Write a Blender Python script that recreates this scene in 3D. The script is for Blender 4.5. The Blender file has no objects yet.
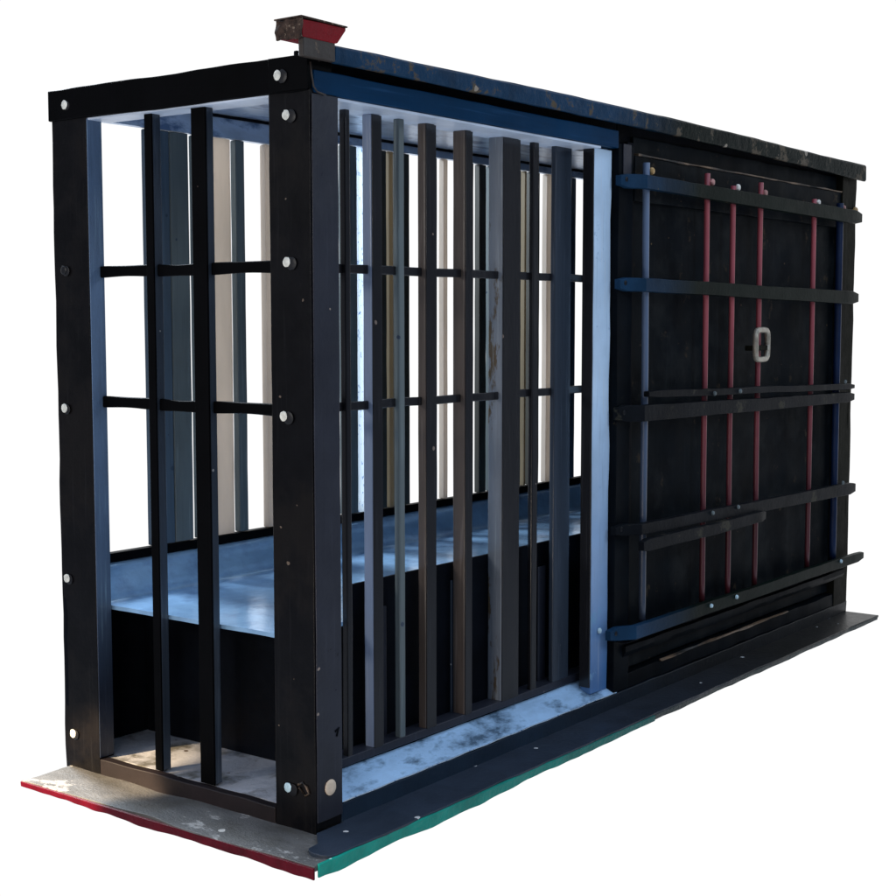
import bpy, bmesh, math, random
from mathutils import Vector, noise
random.seed(4)
S = bpy.context.scene
COL = S.collection
YAW = math.radians(36.8)

# ------------------------------------------------------------------ materials
def mat(name, color, rough=0.45, metal=0.0, spec=0.5, vary=0.25, vscale=6.0, wear=None, wear_amt=0.0,
        wear_scale=9.0, stretch=(1, 1, 1), bump=0.08, bscale=60.0, specks=None, speck_amt=0.0,
        second=None, second_amt=0.5, second_scale=3.0, second_soft=0.12, gradient=None, speck_scale=15.0, streak=0.0, streak_dir=(30, 30, 1.1)):
    m = bpy.data.materials.new(name); m.use_nodes = True
    nt = m.node_tree; N = nt.nodes; L = nt.links
    b = N['Principled BSDF']
    tc = N.new('ShaderNodeTexCoord'); oi = N.new('ShaderNodeObjectInfo')
    mul = N.new('ShaderNodeMath'); mul.operation = 'MULTIPLY'; mul.inputs[1].default_value = 37.0
    L.new(oi.outputs['Random'], mul.inputs[0])
    add = N.new('ShaderNodeVectorMath'); add.operation = 'ADD'
    L.new(tc.outputs['Object'], add.inputs[0]); L.new(mul.outputs[0], add.inputs[1])
    mp = N.new('ShaderNodeMapping'); mp.inputs['Scale'].default_value = stretch
    L.new(add.outputs[0], mp.inputs['Vector'])
    def nz(scale, detail=6, rgh=0.6):
        n = N.new('ShaderNodeTexNoise'); n.inputs['Scale'].default_value = scale
        n.inputs['Detail'].default_value = detail; n.inputs['Roughness'].default_value = rgh
        L.new(mp.outputs[0], n.inputs['Vector']); return n
    def ramp(src, a, c):
        r = N.new('ShaderNodeMapRange'); r.inputs['From Min'].default_value = a; r.inputs['From Max'].default_value = c
        L.new(src, r.inputs['Value']); return r.outputs['Result']
    def mix(fac, a, c):
        x = N.new('ShaderNodeMix'); x.data_type = 'RGBA'
        if isinstance(fac, float): x.inputs['Factor'].default_value = fac
        else: L.new(fac, x.inputs['Factor'])
        for i, v in ((6, a), (7, c)):
            if isinstance(v, tuple): x.inputs[i].default_value = (*v, 1)
            else: L.new(v, x.inputs[i])
        return x.outputs[2]
    n1 = nz(vscale)
    lo = tuple(c * (1 - vary) for c in color); hi = tuple(min(1, c * (1 + vary)) for c in color)
    if gradient:       # colour changing along the piece, on rods and inner post face as painted shade: (axis, from, to, colour at the far end)
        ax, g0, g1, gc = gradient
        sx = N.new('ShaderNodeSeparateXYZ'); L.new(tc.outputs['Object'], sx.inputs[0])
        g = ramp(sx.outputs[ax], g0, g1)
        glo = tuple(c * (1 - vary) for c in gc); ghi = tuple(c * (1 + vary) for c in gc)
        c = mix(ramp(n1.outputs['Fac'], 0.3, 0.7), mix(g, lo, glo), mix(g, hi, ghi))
    else:
        c = mix(ramp(n1.outputs['Fac'], 0.3, 0.7), lo, hi)
    if second:
        n2 = nz(second_scale, 5, 0.65)
        c = mix(ramp(n2.outputs['Fac'], second_amt, second_amt + second_soft), c, second)
    rsrc = None
    if wear:
        n3 = nz(wear_scale, 9, 0.7); t = 0.72 - wear_amt
        w = ramp(n3.outputs['Fac'], t, t + 0.04); c = mix(w, c, wear)
    if streak:       # fine scratches along the piece
        mp2 = N.new('ShaderNodeMapping'); mp2.inputs['Scale'].default_value = streak_dir; L.new(add.outputs[0], mp2.inputs['Vector'])
        n5 = N.new('ShaderNodeTexNoise'); n5.inputs['Scale'].default_value = 3.0; n5.inputs['Detail'].default_value = 3; L.new(mp2.outputs[0], n5.inputs['Vector'])
        g5 = N.new('ShaderNodeMath'); g5.operation = 'MULTIPLY'; g5.inputs[1].default_value = streak
        L.new(ramp(n5.outputs['Fac'], 0.60, 0.72), g5.inputs[0])
        c = mix(g5.outputs[0], c, tuple(min(0.6, x * 3 + 0.03) for x in color))
        g6 = N.new('ShaderNodeMath'); g6.operation = 'MULTIPLY'; g6.inputs[1].default_value = streak
        L.new(ramp(n5.outputs['Fac'], 0.42, 0.30), g6.inputs[0])
        c = mix(g6.outputs[0], c, tuple(x * 0.35 for x in color))
    if specks:
        nd = nz(40, 2); vs = N.new('ShaderNodeVectorMath'); vs.operation = 'MULTIPLY_ADD'
        L.new(nd.outputs['Color'], vs.inputs[0]); vs.inputs[1].default_value = (0.012,) * 3; L.new(add.outputs[0], vs.inputs[2])
        v = N.new('ShaderNodeTexVoronoi'); v.inputs['Scale'].default_value = speck_scale
        L.new(vs.outputs[0], v.inputs['Vector'])
        sc = N.new('ShaderNodeSeparateColor'); L.new(v.outputs['Color'], sc.inputs[0])
        th = N.new('ShaderNodeMath'); th.operation = 'MULTIPLY'; th.inputs[1].default_value = speck_amt * 2.6
        L.new(ramp(sc.outputs[0], 0.62, 1.0), th.inputs[0])
        lt = N.new('ShaderNodeMath'); lt.operation = 'LESS_THAN'; L.new(v.outputs['Distance'], lt.inputs[0]); L.new(th.outputs[0], lt.inputs[1])
        c = mix(lt.outputs[0], c, specks)
    L.new(c, b.inputs['Base Color'])
    rr = N.new('ShaderNodeMapRange'); rr.inputs['To Min'].default_value = rough * 0.75; rr.inputs['To Max'].default_value = min(1, rough * 1.3)
    L.new(nz(vscale * 2.3).outputs['Fac'], rr.inputs['Value']); L.new(rr.outputs['Result'], b.inputs['Roughness'])
    b.inputs['Metallic'].default_value = metal; b.inputs['Specular IOR Level'].default_value = spec
    bp = N.new('ShaderNodeBump'); bp.inputs['Strength'].default_value = bump; bp.inputs['Distance'].default_value = 0.01
    L.new(nz(bscale, 4).outputs['Fac'], bp.inputs['Height']); L.new(bp.outputs[0], b.inputs['Normal'])
    return m

def backlit(m, k, color):
    nt = m.node_tree; b = nt.nodes['Principled BSDF']; out = nt.nodes['Material Output']
    t = nt.nodes.new('ShaderNodeBsdfTranslucent'); x = nt.nodes.new('ShaderNodeMixShader'); x.inputs[0].default_value = k
    src = b.inputs['Base Color'].links[0].from_socket
    nt.links.new(src, t.inputs['Color'])
    nt.links.new(b.outputs[0], x.inputs[1]); nt.links.new(t.outputs[0], x.inputs[2]); nt.links.new(x.outputs[0], out.inputs['Surface'])
RUST = (0.10, 0.055, 0.03)
M = {}
M['black'] = mat('black_paint', (0.0010, 0.0010, 0.0014), 0.5, spec=0.04, vary=0.5, specks=(0.05, 0.035, 0.03), speck_amt=0.035, bump=0.05)
M['post'] = mat('black_post_paint', (0.0020, 0.0020, 0.0030), 0.32, streak=.10, spec=0.14, vary=0.5, specks=(0.12, 0.09, 0.07), speck_amt=0.04,
                second=(0.006, 0.005, 0.005), second_amt=0.5, bump=0.06)
M['slate'] = mat('slate_painted_steel', (0.022, 0.024, 0.034), 0.3, streak=.12, spec=0.3, vary=0.2, specks=(0.25, 0.2, 0.17), speck_amt=0.035,
                 wear=(0.005, 0.006, 0.008), wear_amt=0.06, bump=0.06)
M['bluebeam'] = mat('blue_painted_steel', (0.0003, 0.027, 0.074), 0.38, spec=0.05, streak=.2, streak_dir=(1.1,30,30), vary=0.18, vscale=3, specks=(0.5, 0.35, 0.28), speck_amt=0.06,
                    speck_scale=17, bump=0.03)
M['galv'] = mat('pale_galvanised_sheet', (0.50, 0.62, 0.80), 0.32, metal=0.5, spec=0.5, vary=0.25, vscale=5, stretch=(1, 2.5, 2.5),
                second=(0.12, 0.2, 0.36), second_amt=0.52, second_scale=5, bump=0.12, bscale=25)
M['litsoffit'] = mat('reflected_light_soffit', (0.62, 0.70, 0.84), 0.4, vary=0.2, bump=0.08, bscale=25)  # pale colour carries the light reflected onto the beam undersides
M['deck'] = mat('pale_blue_deck_sheet', (0.34, 0.57, 0.84), 0.18, metal=0.4, spec=0.5, vary=0.16, vscale=4, stretch=(1.6, 1.6, 2),
                second=(0.22, 0.36, 0.58), second_amt=0.5, second_scale=6, second_soft=0.25, bump=0.1, bscale=14)
M['ledge'] = mat('pale_blue_weathered_sill', (0.36, 0.56, 0.80), 0.55, vary=0.2, vscale=14, stretch=(0.8, 1.5, 1),
                 second=(0.05, 0.10, 0.16), second_amt=0.50, second_scale=7, second_soft=0.14, bump=0.15, bscale=45)
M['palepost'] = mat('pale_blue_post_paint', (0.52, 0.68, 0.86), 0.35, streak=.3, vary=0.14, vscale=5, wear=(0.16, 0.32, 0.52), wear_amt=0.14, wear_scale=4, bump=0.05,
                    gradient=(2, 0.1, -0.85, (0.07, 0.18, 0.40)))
M['litinner'] = mat('blue_lit_inner_face', (0.10, 0.16, 0.26), 0.4, streak=.22, vary=0.3, stretch=(1, 1, .3), gradient=(2, 0.0, -0.75, (0.012, 0.02, 0.04)))  # bluish light on the post's inner side, painted in, fading downward
M['bar'] = mat('dark_bar_steel', (0.010, 0.0095, 0.011), 0.2, streak=.22, spec=0.5, vary=0.3, stretch=(1, 1, .3), specks=(0.2, 0.15, 0.12), speck_amt=0.05,
               bump=0.05)
M['barbrown'] = mat('brown_bar_steel', (0.085, 0.066, 0.056), 0.24, streak=.22, spec=0.5, vary=0.3, stretch=(1, 1, .25), specks=(0.25, 0.18, 0.12), speck_amt=0.05)
M['barblue'] = mat('blue_grey_bar_steel', (0.026, 0.036, 0.052), 0.22, streak=.22, spec=0.5, vary=0.3, stretch=(1, 1, .25), specks=(0.25, 0.25, 0.25), speck_amt=0.04)
M['barstain'] = mat('stained_bar_steel', (0.17, 0.19, 0.22), 0.25, streak=.22, spec=0.5, vary=0.3, stretch=(1, 1, .3), wear=(0.09, 0.065, 0.04), wear_amt=0.15, wear_scale=10,
                    specks=(0.03, 0.04, 0.05), speck_amt=0.09)
M['barpale'] = mat('pale_lilac_bar_steel', (0.24, 0.29, 0.40), 0.2, streak=.3, spec=0.4, vary=0.15, stretch=(1, 1, .3))
M['slatgrey'] = mat('grey_green_slat', (0.10, 0.125, 0.13), 0.5, streak=.22, vary=0.25, stretch=(1, 1, .2), specks=(0.02, 0.04, 0.07), speck_amt=0.05)
M['slatblue'] = mat('blue_grey_slat', (0.045, 0.075, 0.11), 0.5, streak=.22, vary=0.25, stretch=(1, 1, .2), specks=(0.02, 0.04, 0.07), speck_amt=0.06)
M['slatolive'] = mat('olive_slat', (0.04, 0.038, 0.030), 0.5, vary=0.3, stretch=(1, 1, .2))
M['slatbeige'] = mat('beige_slat', (0.66, 0.58, 0.50), 0.5, vary=0.15, stretch=(1, 1, .2))
M['slatgold'] = mat('tan_slat', (0.36, 0.29, 0.19), 0.5, vary=0.2, stretch=(1, 1, .2))
M['slatwhite'] = mat('white_slat_with_blue_marks', (0.88, 0.94, 0.99), 0.4, vary=0.04, stretch=(3, 3, 1.2), wear=(0.08, 0.22, 0.5), wear_amt=0.14, wear_scale=26)
M['slatwhite'] = M['slatwhite']
for q in ('slatwhite', 'slatbeige', 'slatgold'): backlit(M[q], 0.75 if q == 'slatwhite' else 0.5, None)
M['panel'] = mat('dark_door_sheet', (0.0026, 0.0046, 0.0066), 0.5, spec=0.03, vary=0.5, vscale=4, streak=.08, specks=(0.09, 0.06, 0.035), speck_amt=0.03,
                 second=(0.013, 0.015, 0.016), second_amt=0.50, second_scale=5, second_soft=.2, bump=0.06, bscale=18,
                 wear=(0.035, 0.026, 0.018), wear_amt=0.11, wear_scale=7)
M['inner'] = mat('dark_inner_sheet', (0.0025, 0.0035, 0.006), 0.55, spec=0.05, vary=0.5, specks=(0.06, 0.05, 0.045), speck_amt=0.03, bump=0.08)
M['olive'] = mat('olive_brown_post', (0.008, 0.0078, 0.005), 0.5, spec=0.03, vary=0.4, streak=.3, bump=0.1)
M['strap'] = mat('strap_paint', (0.010, 0.035, 0.075), 0.42, spec=0.05, vary=0.3, gradient=(0, -1.0, -0.55, (0.0022, 0.0065, 0.0048)), bump=0.1,
                 specks=(0.1, 0.08, 0.05), speck_amt=0.03)
M['strapgrey'] = mat('worn_grey_strap', (0.006, 0.007, 0.009), 0.45, spec=0.05, vary=0.35, wear=(0.035, 0.032, 0.024), wear_amt=0.12, bump=0.12)
M['rodblue'] = mat('blue_grey_rod_shaded_below', (0.11, 0.16, 0.26), 0.35, gradient=(2, 0.35, -0.6, (0.035, 0.048, 0.075)), spec=0.5, vary=0.2, stretch=(1, 1, .3))  # lower half darker: falloff of light from above, put into the colour
M['rodpink'] = mat('faded_red_rod_shaded_below', (0.33, 0.065, 0.08), 0.38, gradient=(2, 0.35, -0.6, (0.075, 0.014, 0.02)), spec=0.5, vary=0.3, stretch=(1, 1, .3), wear=(0.10, 0.06, 0.07), wear_amt=0.08)  # same painted light falloff towards the bottom of the red rods
M['rodnavy'] = mat('navy_rod', (0.006, 0.016, 0.05), 0.4, spec=0.2, vary=0.3)
M['lip'] = mat('chipped_blue_roof_edge', (0.006, 0.035, 0.08), 0.5, spec=0.1, specks=(0.3,0.25,0.2), speck_amt=0.09, vary=0.35, vscale=9, wear=(0.085, 0.066, 0.046), wear_amt=0.175, wear_scale=9,
               gradient=(0, -0.45, 0.05, (0.0015, 0.006, 0.005)), bump=0.35, bscale=35)
M['lipbrown'] = mat('rusty_brown_plate', (0.035, 0.024, 0.018), 0.6, vary=0.35, wear=(0.14, 0.09, 0.055), wear_amt=0.10, bump=0.3)
M['red'] = mat('deep_red_paint', (0.20, 0.0008, 0.006), 0.45, spec=0.12, vary=0.35, vscale=12, specks=(0.5, 0.3, 0.3), speck_amt=0.07, bump=0.25)
M['rustend'] = mat('rough_rusty_metal', (0.05, 0.03, 0.022), 0.85, spec=0.2, vary=0.7, vscale=60, wear=(0.25, 0.18, 0.13), wear_amt=0.15, wear_scale=50, bump=0.8, bscale=90)
M['maroon'] = mat('dark_red_edge_paint', (0.075, 0.0003, 0.006), 0.45, spec=0.12, vary=0.4, vscale=10, specks=(0.5, 0.2, 0.25), speck_amt=0.07, bump=0.2)
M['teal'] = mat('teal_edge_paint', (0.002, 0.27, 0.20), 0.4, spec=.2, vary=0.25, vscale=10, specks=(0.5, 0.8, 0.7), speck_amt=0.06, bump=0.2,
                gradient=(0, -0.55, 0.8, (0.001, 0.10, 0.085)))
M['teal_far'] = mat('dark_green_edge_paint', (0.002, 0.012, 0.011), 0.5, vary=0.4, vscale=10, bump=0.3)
M['flange'] = mat('dusty_grey_base_plate', (0.095, 0.092, 0.090), 0.55, vary=0.3, vscale=7, stretch=(2, 1, 1), second=(0.05, 0.045, 0.035), second_amt=0.45, second_soft=0.3,
                  second_scale=6, wear=(0.30, 0.29, 0.28), wear_amt=0.13, wear_scale=5, specks=(0.5,0.48,0.45), speck_amt=0.08, bump=0.3, bscale=90)
M['flangeright'] = mat('slate_base_plate', (0.020, 0.030, 0.048), 0.42, spec=0.35, vary=0.25, gradient=(0, -0.9, 0.9, (0.006, 0.006, 0.0055)),
                       specks=(0.55, 0.55, 0.55), speck_amt=0.05, bump=0.15)
M['basebeam'] = mat('slate_blue_base_beam', (0.010, 0.022, 0.040), 0.42, gradient=(0, -0.9, 0.3, (0.0035, 0.005, 0.007)), spec=0.2, vary=0.25, specks=(0.3, 0.35, 0.4), speck_amt=0.06, bump=0.12)
M['basedark'] = mat('dark_base_beam', (0.003, 0.0045, 0.0065), 0.45, spec=0.03, vary=0.5, bump=0.04, wear=(0.05, 0.035, 0.02), wear_amt=0.05)
M['brownrail'] = mat('brown_black_bottom_rail', (0.012, 0.008, 0.009), 0.5, spec=0.3, vary=0.4, specks=(0.2, 0.17, 0.15), speck_amt=0.06)
M['floor'] = mat('dusty_concrete_floor', (0.33, 0.33, 0.36), 0.6, vary=0.3, vscale=6, second=(0.10, 0.095, 0.085), second_amt=0.5, second_scale=7,
                 specks=(0.06, 0.04, 0.03), speck_amt=0.05, bump=0.3, bscale=30)
M['bolt'] = mat('bright_bolt_head', (0.74, 0.72, 0.64), 0.35, vary=0.3, vscale=60, bump=0.1)
M['boltlow'] = mat('blue_white_bolt_head', (0.45, 0.62, 0.70), 0.3, vary=0.3, vscale=60, bump=0.1)
M['disc'] = mat('cream_disc', (0.75, 0.60, 0.45), 0.5, vary=0.12, vscale=60)
M['darkbolt'] = mat('dark_bolt_head', (0.006, 0.006, 0.008), 0.4, spec=0.3)
M['brass'] = mat('brass_stud', (0.45, 0.27, 0.10), 0.4, vary=0.4, vscale=50)
M['pinkstud'] = mat('pink_stud', (0.42, 0.20, 0.18), 0.4, vary=0.4, vscale=50)
M['whitestud'] = mat('white_stud', (0.8, 0.75, 0.68), 0.4, vary=0.2, vscale=50)
M['ring'] = mat('worn_brass_ring', (0.32, 0.28, 0.22), 0.35, metal=0.3, vary=0.3, vscale=40)
M['copper'] = mat('tan_worn_edge', (0.16, 0.10, 0.06), 0.5, vary=0.6, vscale=20, stretch=(.5, 1, 1), second=(0.006, 0.006, 0.006), second_amt=0.46, second_scale=8, bump=0.2)

# ------------------------------------------------------------------ building helpers
ROOTLOC = Vector((1.83, 0.51, 0.0))
root = bpy.data.objects.new('steel_cage', None); COL.objects.link(root); root.location = ROOTLOC
root.empty_display_size = 0.2
root['label'] = 'dark painted steel cage with barred left part, strapped right panel and red and teal edges'
root['category'] = 'cage'

def link(name, bm, m, parent=None, bevel=0.003, smooth=False, label=None):
    bmesh.ops.recalc_face_normals(bm, faces=bm.faces)
    xs = [v.co for v in bm.verts]
    c = Vector([(min(v[i] for v in xs) + max(v[i] for v in xs)) / 2 for i in range(3)])
    for v in bm.verts: v.co -= c
    me = bpy.data.meshes.new(name); bm.to_mesh(me); bm.free()
    me.materials.append(M[m])
    o = bpy.data.objects.new(name, me); COL.objects.link(o)
    par = parent or root
    o.parent = par
    wp = ROOTLOC if par is root else ROOTLOC + par.location
    o.location = c - wp
    for p in me.polygons: p.use_smooth = True
    if not smooth: me.set_sharp_from_angle(angle=math.radians(32))
    if bevel:
        md = o.modifiers.new('bevel', 'BEVEL'); md.width = bevel; md.segments = 2; md.limit_method = 'ANGLE'; md.harden_normals = True
    if label: o['label'] = label
    return o

def box(bm, x0, x1, y0, y1, z0, z1, nx=1, ny=1, nz=1, wob=0.0, seed=0.0, freq=9.0, only=None):
    """box cut into nx,ny,nz cells, with dents of size wob"""
    grid = {}
    def V(i, j, k):
        if (i, j, k) not in grid:
            p = Vector((x0 + (x1 - x0) * i / nx, y0 + (y1 - y0) * j / ny, z0 + (z1 - z0) * k / nz))
            if wob:
                d = noise.noise_vector(p * freq + Vector((seed, seed * 2.3, seed * 1.7))) * wob
                if only: d = only(p, d)
                p = p + d
            grid[(i, j, k)] = bm.verts.new(p)
        return grid[(i, j, k)]
    for i in range(nx):
        for j in range(ny):
            for k in (0, nz): bm.faces.new([V(i, j, k), V(i + 1, j, k), V(i + 1, j + 1, k), V(i, j + 1, k)])
    for i in range(nx):
        for k in range(nz):
            for j in (0, ny): bm.faces.new([V(i, j, k), V(i + 1, j, k), V(i + 1, j, k + 1), V(i, j, k + 1)])
    for j in range(ny):
        for k in range(nz):
            for i in (0, nx): bm.faces.new([V(i, j, k), V(i, j + 1, k), V(i, j + 1, k + 1), V(i, j, k + 1)])

def part(name, m, x0, x1, y0, y1, z0, z1, parent=None, bevel=0.003, label=None, **k):
    bm = bmesh.new(); box(bm, x0, x1, y0, y1, z0, z1, **k)
    return link(name, bm, m, parent, bevel, label=label)

def sweep(name, m, prof, x0, x1, n=1, wob=0.0, seed=0, parent=None, bevel=0.002, ends=None, label=None, dz=None):
    """a (y,z) profile swept along x"""
    bm = bmesh.new(); rings = []
    for i in range(n + 1):
        x = x0 + (x1 - x0) * i / n; r = []
        for a, (y, z) in enumerate(prof):
            d = noise.noise_vector(Vector((x * 7 + seed, a * 3.1, seed))) * wob if wob else Vector()
            r.append(bm.verts.new((x, y + d.y, z + d.z + (dz(x, y, z) if dz else 0))))
        rings.append(r)
    k = len(prof)
    for a, b in zip(rings, rings[1:]):
        for j in range(k): bm.faces.new([a[j], a[(j + 1) % k], b[(j + 1) % k], b[j]])
    bm.faces.new(rings[0]); bm.faces.new(list(reversed(rings[-1])))
    return link(name, bm, m, parent, bevel, label=label)

def tube(name, m, pts, r, parent=None, seg=10, label=None, squash=1.0):
    bm = bmesh.new(); rings = []
    pts = [Vector(p) for p in pts]
    for i, p in enumerate(pts):
        t = (pts[min(i + 1, len(pts) - 1)] - pts[max(i - 1, 0)]).normalized()
        up = Vector((0, 1, 0)) if abs(t.y) < .9 else Vector((0, 0, 1))
        a = t.cross(up).normalized(); b = t.cross(a)
        rings.append([bm.verts.new(p + a * math.cos(2 * math.pi * s / seg) * r + b * math.sin(2 * math.pi * s / seg) * r * squash) for s in range(seg)])
    for p, q in zip(rings, rings[1:]):
        for s in range(seg): bm.faces.new([p[s], p[(s + 1) % seg], q[(s + 1) % seg], q[s]])
    bm.faces.new(rings[0]); bm.faces.new(list(reversed(rings[-1])))
    return link(name, bm, m, parent, 0, smooth=True, label=label)

def knob(name, m, p, axis, r, depth, parent=None, seg=16, label=None, wob=0.12):
    """domed head pointing along -x or -y"""
    bm = bmesh.new(); rings = []
    for (rr, d) in ((1.0, 0.0), (1.0, 0.55), (0.8, 0.9), (0.35, 1.0)):
        ring = []
        for s in range(seg):
            a = 2 * math.pi * s / seg
            q = r * rr * (1 + wob * noise.noise(Vector((math.cos(a) * 2 + p[0] * 9, math.sin(a) * 2, p[2] * 13))))
            u, v = math.cos(a) * q, math.sin(a) * q
            ring.append(bm.verts.new((p[0] - depth * d, p[1] + u, p[2] + v) if axis == 'x' else (p[0] + u, p[1] - depth * d, p[2] + v)))
        rings.append(ring)
    for a, b in zip(rings, rings[1:]):
        for s in range(seg): bm.faces.new([a[s], a[(s + 1) % seg], b[(s + 1) % seg], b[s]])
    bm.faces.new(rings[0]); bm.faces.new(list(reversed(rings[-1])))
    o = link(name, bm, m, parent, 0, smooth=False, label=label)
    return o

# ------------------------------------------------------------------ end frame (the short side on the left)
post_l = part('corner_post', 'post', 0.0, 0.055, 0.865, 1.022, -0.006, 2.015, nz=30, wob=0.003, seed=1)
part('lit_inner_face', 'litinner', 0.001, 0.054, 0.862, 0.865, 0.05, 1.93, parent=post_l, bevel=0.001, label='inner face of the corner post, blue light put into its colour')
post_c = part('corner_post', 'post', 0.0, 0.100, 0.0, 0.145, -0.006, 1.935, nz=30, wob=0.0015, seed=2)
part('side_face', 'slate', 0.004, 0.103, -0.004, 0.0, 0.03, 1.924, parent=post_c, bevel=0.0015, nz=30, wob=0.001, seed=3, label='slate grey side face of the corner post')
top_end = part('top_beam', 'black', -0.006, 0.09, 0.004, 1.03, 1.932, 2.02, ny=34, wob=0.004, seed=5)
part('corner_plate', 'black', -0.010, -0.006, 0.0, 0.135, 1.934, 2.02, parent=top_end, bevel=0.001)
tube('corner_seam', 'lipbrown', [(-0.002, -0.004, 2.0), (0.0, -0.006, 1.97), (0.006, -0.007, 1.94), (0.018, -0.008, 1.928), (0.05, -0.008, 1.924)], 0.0022, parent=top_end, seg=6)
part('beam_lit_soffit', 'litsoffit', 0.004, 0.088, 0.146, 0.864, 1.926, 1.9315, bevel=0)  # thin pale plate added for the bright line under the beam
part('bottom_rail', 'brownrail', 0.0, 0.03, 0.146, 0.864, -0.012, 0.046, ny=30, wob=0.003, seed=7)
b1 = part('cage_bar', 'barblue', 0.028, 0.058, 0.616, 0.643, 0.05, 1.926, label='blue grey flat bar of the end frame')
part('bar_edge', 'black', 0.022, 0.028, 0.615, 0.644, 0.05, 1.926, parent=b1, bevel=0.001)
b2 = part('cage_bar', 'barblue', 0.026, 0.052, 0.400, 0.452, 0.05, 1.926)
part('bar_edge', 'black', 0.019, 0.026, 0.399, 0.453, 0.05, 1.926, parent=b2, bevel=0.001)
for z in (1.492, 1.113):
    for (ya, yb, sag) in ((0.862, 0.642, .004), (0.617, 0.451, -.004), (0.401, 0.14, .006)):
        bm = bmesh.new(); rings = []
        for i in range(17):
            t = i / 16; y = ya + (yb - ya) * t; zc = z + 0.35 * sag * math.sin(t * math.pi)
            h = 0.0160 + 0.0009 * math.cos(t * 2 * math.pi)
            rings.append([bm.verts.new(q) for q in ((0.036, y, zc - h), (0.036, y, zc + h), (0.050, y, zc + h), (0.050, y, zc - h))])
        for a, b in zip(rings, rings[1:]):
            for q in range(4): bm.faces.new([a[q], a[(q + 1) % 4], b[(q + 1) % 4], b[q]])
        bm.faces.new(rings[0]); bm.faces.new(list(reversed(rings[-1])))
        link('end_crossbar', bm, 'black', bevel=0.004)
for (y, z, m) in ((0.952, 1.975, 'bolt'), (0.983, 1.092, 'bolt'), (0.990, 0.58, 'bolt'), (0.978, 0.106, 'bolt'), (0.972, 1.499, 'darkbolt')):
    w = knob('washer_shadow', 'darkbolt', (-0.003, y - 0.008, z - 0.003), 'x', 0.015, 0.003, parent=post_l)  # dark disc stands in for the bolt's offset shadow
    knob('bolt', m, (-0.005, y, z), 'x', 0.0130, 0.004, parent=post_l)
for (y, z, m) in ((0.099, 1.975, 'bolt'), (0.079, 1.875, 'bolt'), (0.081, 1.502, 'bolt'), (0.097, 1.103, 'bolt'), (0.095, 0.111, 'boltlow')):
    w = knob('washer_shadow', 'darkbolt', (-0.003 if z < 1.8 else -.012 if z > 1.9 else -.003, y - 0.016, z - 0.004), 'x', 0.017, 0.003, parent=post_c)  # offset shadow disc again, for the near post's bolts
    knob('bolt', m, (-0.003 if z < 1.8 else -.012 if z > 1.9 else -.003, y, z), 'x', 0.0130, 0.005, parent=post_c)
knob('wear_disc', 'disc', (0.053, -0.0045, 0.116), 'y', 0.0215, 0.004, parent=post_c, wob=0.05)
tube('weld_scar', 'copper', [(-0.002, 0.06, 0.125), (-0.003, 0.045, 0.133), (-0.003, 0.03, 0.125), (-0.003, 0.02, 0.108), (-0.003, 0.035, 0.098), (-0.003, 0.055, 0.118)], 0.0035, parent=post_c, seg=6)

# ------------------------------------------------------------------ barred side
hd = part('header_beam', 'bluebeam', 0.012, 1.535, -0.003, 0.15, 1.926, 1.984, nx=40, wob=0.002, seed=9)
part('header_lit_soffit', 'litsoffit', 0.104, 1.43, 0.004, 0.152, 1.918, 1.9245, bevel=0)  # pale plate added for light reflected onto the header underside
part('side_bar_rail', 'slate', 0.104, 1.60, 0.088, 0.150, 0.112, 0.137, nx=20)
FB = [('bar', .238, .022, .022), ('barpale', .348, .040, .034), ('slatgrey', .470, .026, .022), ('barbrown', .592, .046, .030),
      ('barbrown', .786, .034, .046), ('barstain', .985, .092, .055), ('bar', 1.158, .034, .018), ('barblue', 1.290, .100, .020)]
for (m, x0, w, d) in FB:
    fb = part('cage_bar', m, x0, x0 + w, 0.09, 0.09 + d, 0.132, 1.92, nz=10, wob=0.0010, seed=x0 * 10, bevel=0.005)
    if m in ('barpale', 'barstain', 'barbrown'):  # dark front slab puts the bars' side shading into colour
        part('shaded_front', 'bar', x0 + .001, x0 + w + .0015, 0.0865, 0.09, 0.134, 1.916, parent=fb, bevel=0.001, label='front face of the bar, shade put into its darker colour')
for z in (1.492, 1.116):
    part('side_crossbar', 'bar', 0.10, 1.53, 0.104, 0.116, z - 0.0125, z + 0.0125, nx=50, wob=0.003, seed=z * 9, freq=5)
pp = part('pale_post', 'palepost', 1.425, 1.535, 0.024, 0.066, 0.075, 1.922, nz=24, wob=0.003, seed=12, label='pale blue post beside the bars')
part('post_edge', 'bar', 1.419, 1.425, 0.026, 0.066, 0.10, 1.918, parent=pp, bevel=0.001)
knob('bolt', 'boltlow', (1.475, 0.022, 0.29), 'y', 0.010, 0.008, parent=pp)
# sill: slopes down and outward
sweep('window_sill', 'ledge', [(0.001, 0.058), (0.001, 0.062), (0.05, 0.084), (0.10, 0.106), (0.10, 0.058)], 0.104, 1.565, n=60, wob=0.0022, seed=3, label='pale blue weathered sill below the bars')
part('base_beam', 'basebeam', 0.104, 3.66, -0.001, 0.10, -0.012, 0.056, nx=50, wob=0.003, seed=15)

# ------------------------------------------------------------------ inside and back
part('cage_floor', 'floor', 0.031, 3.62, 0.05, 1.0, 0.012, 0.045, nx=60, ny=16, wob=0.003, seed=17, bevel=0)
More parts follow.
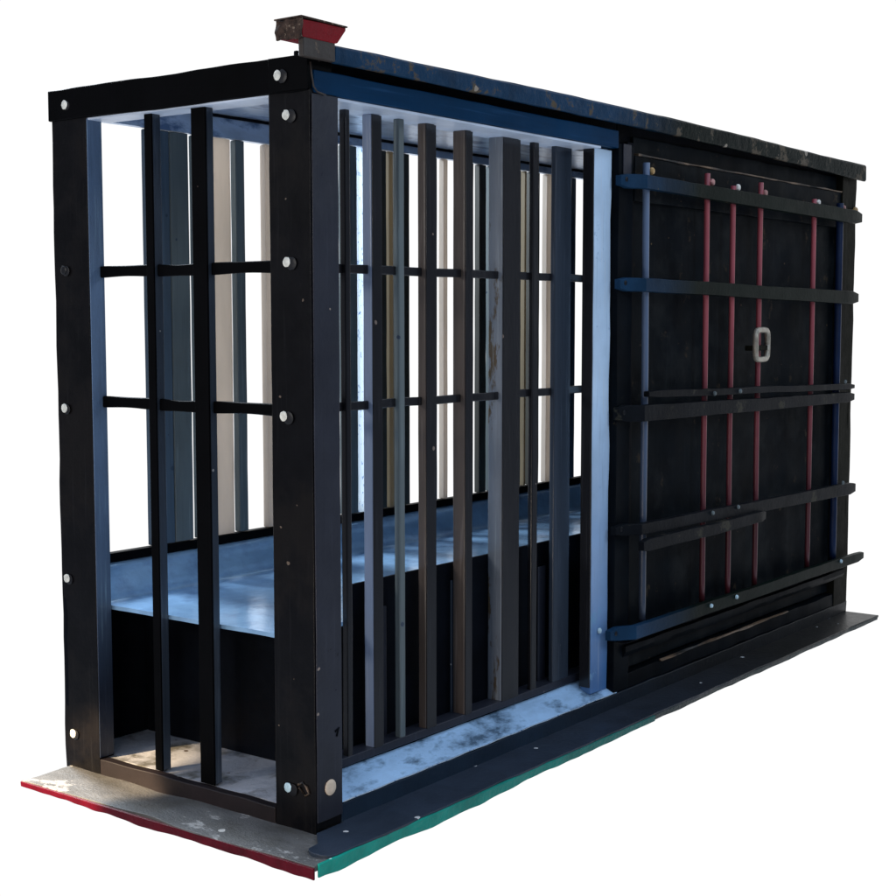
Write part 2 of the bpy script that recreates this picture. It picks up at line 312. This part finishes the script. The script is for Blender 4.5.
# raised deck, a sheet that curls up at the back
bm = bmesh.new(); nx, ny = 60, 60; g = []
def deckz(x, y):
    t = max(0, min(1, (y - 0.895) / 0.095)); t = t * t * (3 - 2 * t)
    return 0.502 + 0.102 * t + 0.002 * noise.noise(Vector((x * 4, y * 5, 0)))
for off in (0.0, -0.012):
    g.append([[bm.verts.new((0.062 + (3.6 - 0.062) * i / nx, 0.158 + (0.992 - 0.158) * j / ny, deckz(i / 5, j / 5 * .2 + 0) * 0 + deckz(0.062 + 3.54 * i / nx, 0.158 + 0.834 * j / ny) + off)) for j in range(ny + 1)] for i in range(nx + 1)])
for k in (0, 1):
    for i in range(nx):
        for j in range(ny): bm.faces.new([g[k][i][j], g[k][i + 1][j], g[k][i + 1][j + 1], g[k][i][j + 1]])
for i in range(nx):
    for j in (0, ny): bm.faces.new([g[0][i][j], g[0][i + 1][j], g[1][i + 1][j], g[1][i][j]])
for j in range(ny):
    for i in (0, nx): bm.faces.new([g[0][i][j], g[0][i][j + 1], g[1][i][j + 1], g[1][i][j]])
link('raised_deck', bm, 'deck', bevel=0, smooth=False, label='pale blue raised metal deck inside the cage')
part('deck_end_panel', 'inner', 0.30, 0.312, 0.158, 0.99, 0.045, 0.488)
part('deck_side_panel', 'inner', 0.312, 3.58, 0.144, 0.156, 0.045, 0.606, nx=10)
for x in (0.42, 0.78, 1.02, 1.27):
    part('panel_rib', 'slate' if x != .78 else 'barblue', x, x + .045, 0.136, 0.144, 0.05, 0.58 - (x * 7 % 1) * .06)
part('back_panel', 'inner', 0.0, 3.62, 1.0, 1.018, 0.0, 0.604)
part('back_rail', 'black', 0.056, 3.60, 0.984, 1.016, 0.606, 0.634)
part('back_header', 'galv', 0.056, 1.05, 0.984, 1.014, 1.948, 2.018)
part('back_header', 'galv', 1.052, 3.60, 0.984, 1.014, 1.985, 2.018)
part('roof_sheet', 'galv', 0.092, 3.62, 0.15, 0.984, 2.022, 2.030, bevel=0)
part('roof_seam', 'inner', 0.092, 3.5, 0.976, 0.983, 2.012, 2.0215, bevel=0)
SL = [('slatblue', .335, .43), ('slatgrey', .432, .512), ('slatgrey', .535, .60), ('slatbeige', .602, .70), ('slatgrey', .722, .765), ('slatbeige', .862, .90), ('slatgrey', .905, 1.21),
      ('slatgrey', 1.268, 1.345), ('slatwhite', 1.352, 1.405), ('slatolive', 1.44, 1.515), ('slatgold', 1.53, 1.555), ('slatolive', 1.57, 1.655),
      ('slatgrey', 1.745, 1.83), ('slatbeige', 1.872, 1.90), ('slatolive', 1.985, 2.075), ('slatolive', 2.115, 2.165), ('slatgrey', 2.195, 2.42), ('slatgold', 2.448, 2.462), ('slatolive', 2.49, 2.565),
      ('slatbeige', 2.62, 2.70), ('slatblue', 2.715, 2.86), ('slatbeige', 2.972, 3.0), ('slatgrey', 3.0, 3.55)]
for (m, a, b) in SL:
    top = 1.946 if a < 1.05 else 1.983
    if a < 1.05 < b: b = 1.05
    part('back_slat', m, a, b - .002, 0.986, 1.012, 0.636, top, nz=12, wob=0.0012, seed=a * 7)
part('right_end_wall', 'olive', 3.62, 3.655, 0.0, 1.02, 0.0, 1.98)

# ------------------------------------------------------------------ closed side with straps
dp = part('side_panel', 'panel', 1.69, 3.50, 0.03, 0.042, 0.12, 1.985, nx=30, nz=20, wob=0.004, seed=21, label='dark mottled metal sheet behind the straps')
part('frame_post', 'basedark', 1.54, 1.64, 0.0, 0.05, 0.058, 1.945, nz=20, wob=0.003, seed=23)
part('frame_post', 'slate', 1.566, 1.62, -0.004, 0.0, 1.84, 1.945)
part('frame_post', 'inner', 1.641, 1.689, 0.024, 0.04, 0.1, 1.96)
part('right_post', 'olive', 3.50, 3.66, 0.0, 0.05, -0.01, 2.03, nz=24, wob=0.004, seed=25)
part('top_trim', 'panel', 1.66, 3.60, 0.006, 0.029, 1.76, 1.915, nx=26, wob=0.003, seed=27)
sweep('trim_edge', 'copper', [(0.002, 1.914), (0.002, 1.920), (0.029, 1.924), (0.029, 1.915)], 1.68, 3.64, n=60, wob=0.004, seed=5)
part('base_beam', 'basedark', 1.641, 3.66, 0.003, 0.05, 0.0575, 0.112, nx=50, wob=0.004, seed=29)
sweep('beam_edge', 'copper', [(-0.003, 0.111), (-0.003, 0.114), (0.006, 0.117), (0.006, 0.112)], 1.88, 3.0, n=60, wob=0.005, seed=8)
sweep('lower_rail', 'basedark', [(0.0, 0.175), (-0.012, 0.195), (-0.012, 0.215), (0.028, 0.225), (0.028, 0.17)], 1.60, 3.6, n=40, wob=0.003, seed=11)

def strap(z0, z1, x1, m, z0e=None, z1e=None, x0=1.53, tab=True, thick=0.010, seed=0, yo=-0.05, label=None):
    z0e = z0 if z0e is None else z0e; z1e = z1 if z1e is None else z1e
    bm = bmesh.new(); P = []
    if tab: P += [(x0, -0.006), (x0 + 0.045, -0.012), (x0 + 0.10, yo)]
    s = x0 + 0.13 if tab else x0
    n = 26
    P += [(s + (x1 - s) * i / n, yo) for i in range(n + 1)]
    P[-1] = (x1, yo + 0.006)
    rings = []
    for i, (x, y) in enumerate(P):
        t = max(0, (x - x0) / (x1 - x0)); w = noise.noise(Vector((x * 2.1, seed, 0))) * 0.003
        a = z0 + (z0e - z0) * t + w; b = z1 + (z1e - z1) * t + w + 0.002 * noise.noise(Vector((x * 9, seed, 4)))
        if i == 0 or i == len(P) - 1:
            h = b - a; a += h * .16; b -= h * .16
        rings.append([bm.verts.new(q) for q in ((x, y, a), (x, y - thick, a + .002), (x, y - thick, b - .002), (x, y, b), (x, y + 0.012, b), (x, y + 0.012, a))])
    for a, b in zip(rings, rings[1:]):
        for j in range(6): bm.faces.new([a[j], a[(j + 1) % 6], b[(j + 1) % 6], b[j]])
    bm.faces.new(rings[0]); bm.faces.new(list(reversed(rings[-1])))
    o = link('strap', bm, m, bevel=0.0015, label=label)
    if tab: knob('rivet_hole', 'darkbolt', (x0 + 0.03, -0.019, (z0 + z1) / 2 + .004), 'y', 0.0085, 0.003, parent=o)
    return o
strap(1.797, 1.845, 3.60, 'strap', 1.775, 1.835, seed=1)
strap(1.450, 1.497, 3.58, 'strap', 1.420, 1.478, seed=2)
strap(1.003, 1.062, 3.56, 'strapgrey', .985, 1.030, seed=3)
strap(1.083, 1.110, 3.56, 'strapgrey', 1.040, 1.068, x0=1.66, tab=False, seed=4)
strap(.612, .652, 3.60, 'strapgrey', .566, .622, seed=5, x0=1.52)
strap(.553, .598, 2.60, 'strapgrey', .552, .596, seed=6, x0=1.60, tab=False, yo=-0.07, label='shorter broken lower strap')
strap(.248, .298, 3.72, 'strap', .246, .290, seed=7, x0=1.49)
sweep('strap_shelf', 'strapgrey', [(-0.035, .236), (-0.045, .243), (0.0, .246), (0.0, .236)], 1.56, 3.50, n=30, wob=0.004, seed=14)
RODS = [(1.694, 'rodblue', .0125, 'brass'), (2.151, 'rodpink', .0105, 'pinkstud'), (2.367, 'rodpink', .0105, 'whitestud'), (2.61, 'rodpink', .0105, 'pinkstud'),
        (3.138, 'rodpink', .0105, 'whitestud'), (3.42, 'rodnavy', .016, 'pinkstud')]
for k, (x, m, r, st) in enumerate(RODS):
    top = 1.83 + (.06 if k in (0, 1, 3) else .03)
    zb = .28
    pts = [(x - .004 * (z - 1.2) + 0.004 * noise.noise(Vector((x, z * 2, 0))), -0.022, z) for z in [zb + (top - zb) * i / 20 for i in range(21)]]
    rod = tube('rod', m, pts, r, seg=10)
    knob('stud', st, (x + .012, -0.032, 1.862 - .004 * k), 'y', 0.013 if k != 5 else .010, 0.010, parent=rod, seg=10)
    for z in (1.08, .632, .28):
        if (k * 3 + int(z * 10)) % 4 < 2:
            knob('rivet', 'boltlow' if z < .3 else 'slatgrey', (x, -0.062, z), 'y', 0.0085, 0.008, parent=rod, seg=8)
knob('stud', 'brass', (3.63, -0.004, 1.84), 'y', 0.018, 0.014, seg=9)
# ring handle
pts = []
for i in range(33):
    a = 2 * math.pi * i / 32
    ca, sa = math.cos(a), math.sin(a)
    u = math.copysign(abs(ca) ** .5, ca) * .080; v = math.copysign(abs(sa) ** .5, sa) * .058
    pts.append((2.555 + u, -0.062 + 0.012 * ca, 1.255 + v))
rg = tube('ring_handle', 'ring', pts, 0.0115, seg=10)
part('keeper', 'olive', 2.49, 2.63, -0.055, -0.02, 1.232, 1.252, parent=rg)

# ------------------------------------------------------------------ roof edge and the red bracket
roof = sweep('roof_edge', 'lip', [(-0.03, 2.004), (-0.034, 2.012), (-0.034, 2.040), (-0.028, 2.047), (0.10, 2.047), (0.10, 2.036), (-0.018, 2.036), (-0.018, 2.004)],
      0.06, 3.69, n=150, wob=0.0022, seed=31, dz=lambda x, y, z: .012 * math.sin(math.pi * min(1, x / 3.3)) if z > 2.02 else -.030 * (x / 3.69) ** 3, label='blue chipped roof edge, darkening to black green')
part('roof_edge_end', 'lipbrown', -0.06, 0.0595, -0.034, -0.016, 2.004, 2.052, parent=roof, nx=8, wob=0.001, seed=33, label='rusty brown end of the roof edge')
part('recess_board', 'inner', 1.60, 3.66, 0.043, 0.056, 1.90, 2.034)
part('recess_board', 'inner', 0.0, 1.598, 0.043, 0.056, 1.99, 2.034)
# bracket: slanted at its far end
bm = bmesh.new()
sec = [(-0.066, 2.050, 2.092), (0.0, 2.050, 2.094), (0.058, 2.050, 2.094), (0.066, 2.052, 2.094), (0.098, 2.088, 2.095)]
rings = []
for i, (x, a, b) in enumerate(sec):
    rings.append([bm.verts.new(q) for q in ((x, -0.036, a), (x, -0.036, b), (x, 0.046, b), (x, 0.046, a))])
for a, b in zip(rings, rings[1:]):
    for j in range(4): bm.faces.new([a[j], a[(j + 1) % 4], b[(j + 1) % 4], b[j]])
bm.faces.new(rings[0]); bm.faces.new(list(reversed(rings[-1])))
br = link('bracket', bm, 'red', bevel=0.002, label='small red painted bracket on the roof corner')
part('rusty_end', 'rustend', -0.072, -0.0665, -0.038, 0.050, 2.047, 2.094, parent=br, ny=14, nz=8, wob=0.006, seed=41, freq=40, bevel=0)
part('cap_edge', 'rustend', -0.074, 0.10, -0.040, 0.052, 2.0955, 2.099, parent=br, nx=14, wob=0.0015, seed=42, bevel=0)

tube('sill_edge', 'slatwhite', [(0.11 + 1.44 * i / 30, -0.0012, 0.0605 + .0012 * math.sin(i * 1.7)) for i in range(31)], 0.0016, seg=6)
tube('dark_scratch', 'inner', [(0.074, -0.0048, 0.262), (0.088, -0.0052, 0.270), (0.080, -0.0048, 0.248)], 0.004, parent=post_c, seg=6, squash=.4)

# ------------------------------------------------------------------ base plates and their painted edges
def edgewave(amount):
    return lambda p, d: Vector((d.x, d.y, d.z)) * amount
bm = bmesh.new(); box(bm, -0.172, 0.05, -0.150, 1.005, -0.014, 0.0, nx=8, ny=60, wob=0.006, seed=51, freq=7)
link('base_plate', bm, 'flange', bevel=0.002, label='dusty grey base plate under the end frame')
def skirt(name, m, path, drop, seed, wob, label=None, thick=0.008, nrm=(1, 0)):
    bm = bmesh.new(); rings = []
    for i, (x, y, dr) in enumerate(path):
        w = noise.noise(Vector((x * 5 + seed, y * 5, 0))); w2 = noise.noise(Vector((x * 17 + seed, y * 17, 3)))
        e = wob * w + wob * .4 * w2
        ox, oy = -nrm[0] * (thick + e * .2), -nrm[1] * (thick + e * .2)
        lo = -dr * (1 + .25 * w + .12 * w2)
        top = -0.003 if nrm[0] else 0.004
        rings.append([bm.verts.new(q) for q in ((x, y, top), (x + ox, y + oy, top - .002), (x + ox * .8, y + oy * .8, lo), (x, y, lo))])
    for a, b in zip(rings, rings[1:]):
        for j in range(4): bm.faces.new([a[j], a[(j + 1) % 4], b[(j + 1) % 4], b[j]])
    bm.faces.new(rings[0]); bm.faces.new(list(reversed(rings[-1])))
    return link(name, bm, m, bevel=0.002, label=label)
n = 90
skirt('edge_strip', 'maroon', [(-0.170, -0.150 + 1.16 * i / n, 0.036 - .016 * i / n) for i in range(n + 1)], .03, 2.0, .012, nrm=(1, 0), label='dark red painted edge of the base plate')
sweepR = bmesh.new()
# right plate, rounded at its near end, irregular along its outer edge
out = []; nn = 120
for i in range(nn + 1):
    x = -0.085 + (3.70 + 0.085) * i / nn
    y = -0.150 + .006 * noise.noise(Vector((x * 4, 0, 7))) + .004 * noise.noise(Vector((x * 13, 0, 2)))
    out.append((x, y))
out[-1] = (3.66, -0.146)
arc = [(-0.085 - .035 * math.sin(a), -0.105 - .045 * math.cos(a)) for a in [math.pi * k / 8 for k in range(1, 8)]]
inn = [(3.66, 0.03), (0.104, 0.03), (0.104, -0.006), (-0.004, -0.006), (-0.06, -0.06)]
poly = [sweepR.verts.new((x, y, 0.008)) for x, y in list(reversed(arc)) + out + inn]
f = sweepR.faces.new(poly)
r = bmesh.ops.extrude_face_region(sweepR, geom=[f])
for v in r['geom']:
    if isinstance(v, bmesh.types.BMVert): v.co.z -= 0.012
link('base_plate', sweepR, 'flangeright', bevel=0.003, label='slate blue base plate along the long side')
n = 70
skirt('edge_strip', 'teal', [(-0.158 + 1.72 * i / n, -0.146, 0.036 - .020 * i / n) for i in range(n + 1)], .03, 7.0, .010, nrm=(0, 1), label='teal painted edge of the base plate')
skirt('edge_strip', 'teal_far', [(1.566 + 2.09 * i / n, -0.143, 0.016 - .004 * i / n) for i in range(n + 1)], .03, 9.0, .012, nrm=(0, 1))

# ------------------------------------------------------------------ light
w = bpy.data.worlds.new('World'); S.world = w; w.use_nodes = True
nt = w.node_tree; N = nt.nodes; L = nt.links
bg = N['Background']
tc = N.new('ShaderNodeTexCoord')
def dot(v):
    d = N.new('ShaderNodeVectorMath'); d.operation = 'DOT_PRODUCT'; d.inputs[1].default_value = v
    L.new(tc.outputs['Generated'], d.inputs[0]); return d.outputs['Value']
def mr(s, a, b):
    r = N.new('ShaderNodeMapRange'); r.interpolation_type = 'SMOOTHSTEP'; r.inputs['From Min'].default_value = a; r.inputs['From Max'].default_value = b
    L.new(s, r.inputs['Value']); return r.outputs['Result']
def mx(f, a, b):
    x = N.new('ShaderNodeMix'); x.data_type = 'RGBA'; L.new(f, x.inputs['Factor'])
    for i, v in ((6, a), (7, b)):
        if isinstance(v, tuple): x.inputs[i].default_value = (*v, 1)
        else: L.new(v, x.inputs[i])
    return x.outputs[2]
front = mx(mr(dot((-0.7, 0.7, 0)), -0.6, 0.3), (0.09, 0.11, 0.15), (0.20, 0.21, 0.25))   # right of the camera / left of it
up = mx(mr(dot((0, 0, 1)), 0.25, 0.8), front, (0.75, 0.95, 1.25))
down = mx(mr(dot((0, 0, -1)), 0.1, 0.6), up, (0.62, 0.72, 0.85))
allc = mx(mr(dot((math.cos(YAW), math.sin(YAW), 0)), 0.34, 0.68), down, (1.05, 1.05, 1.05))
L.new(allc, bg.inputs['Color']); bg.inputs['Strength'].default_value = 1.0

def lamp(name, kind, loc, target, energy, color, **k):
    d = bpy.data.lights.new(name, kind); d.energy = energy; d.color = color
    for a, v in k.items(): setattr(d, a, v)
    o = bpy.data.objects.new(name, d); COL.objects.link(o); o.location = loc
    o.rotation_euler = (Vector(target) - Vector(loc)).to_track_quat('-Z', 'Y').to_euler()
    return o
lamp('warm_spot', 'SPOT', (-2.0, 1.6, 1.3), (-0.08, 0.84, 0.0), 1300, (1.0, 0.76, 0.46), spot_size=math.radians(11), spot_blend=0.5, shadow_soft_size=0.03)
lamp('low_warm_lamp', 'AREA', (-1.5, -0.35, 0.25), (0.0, 0.2, 0.2), 10, (1.0, 0.85, 0.7), size=0.4)
lamp('end_fill', 'AREA', (-4.2, 1.4, 2.0), (0.0, 0.6, 1.0), 45, (1.0, 0.95, 0.88), size=0.5)  # added unseen fill that brightens the bolts and end plate

lamp('cool_side_fill', 'AREA', (2.0, -3.2, 2.9), (0.9, 0.0, 0.9), 26, (0.80, 0.90, 1.0), size=0.7)  # added unseen fill for the pale post and sill
lamp('cool_back_fill', 'AREA', (0.8, 3.6, 3.3), (1.2, 0.6, 0.6), 300, (0.78, 0.89, 1.0), size=1.0)  # added fill out of view, brightens the deck through the back gaps

# ------------------------------------------------------------------ camera
cd = bpy.data.cameras.new('camera'); cam = bpy.data.objects.new('camera', cd); COL.objects.link(cam)
cam.location = (-2.79932, -2.52890, 1.35554)
cd.sensor_width = 36; cd.lens = 1464 / 896 * 36; cd.clip_end = 200
cam.rotation_euler = (math.radians(90 - 5.0356), 0, YAW - math.pi / 2)
S.camera = cam
S.render.engine = 'CYCLES'
S.view_settings.view_transform = 'Standard'; S.view_settings.look = 'None'; S.view_settings.exposure = 0; S.view_settings.gamma = 1
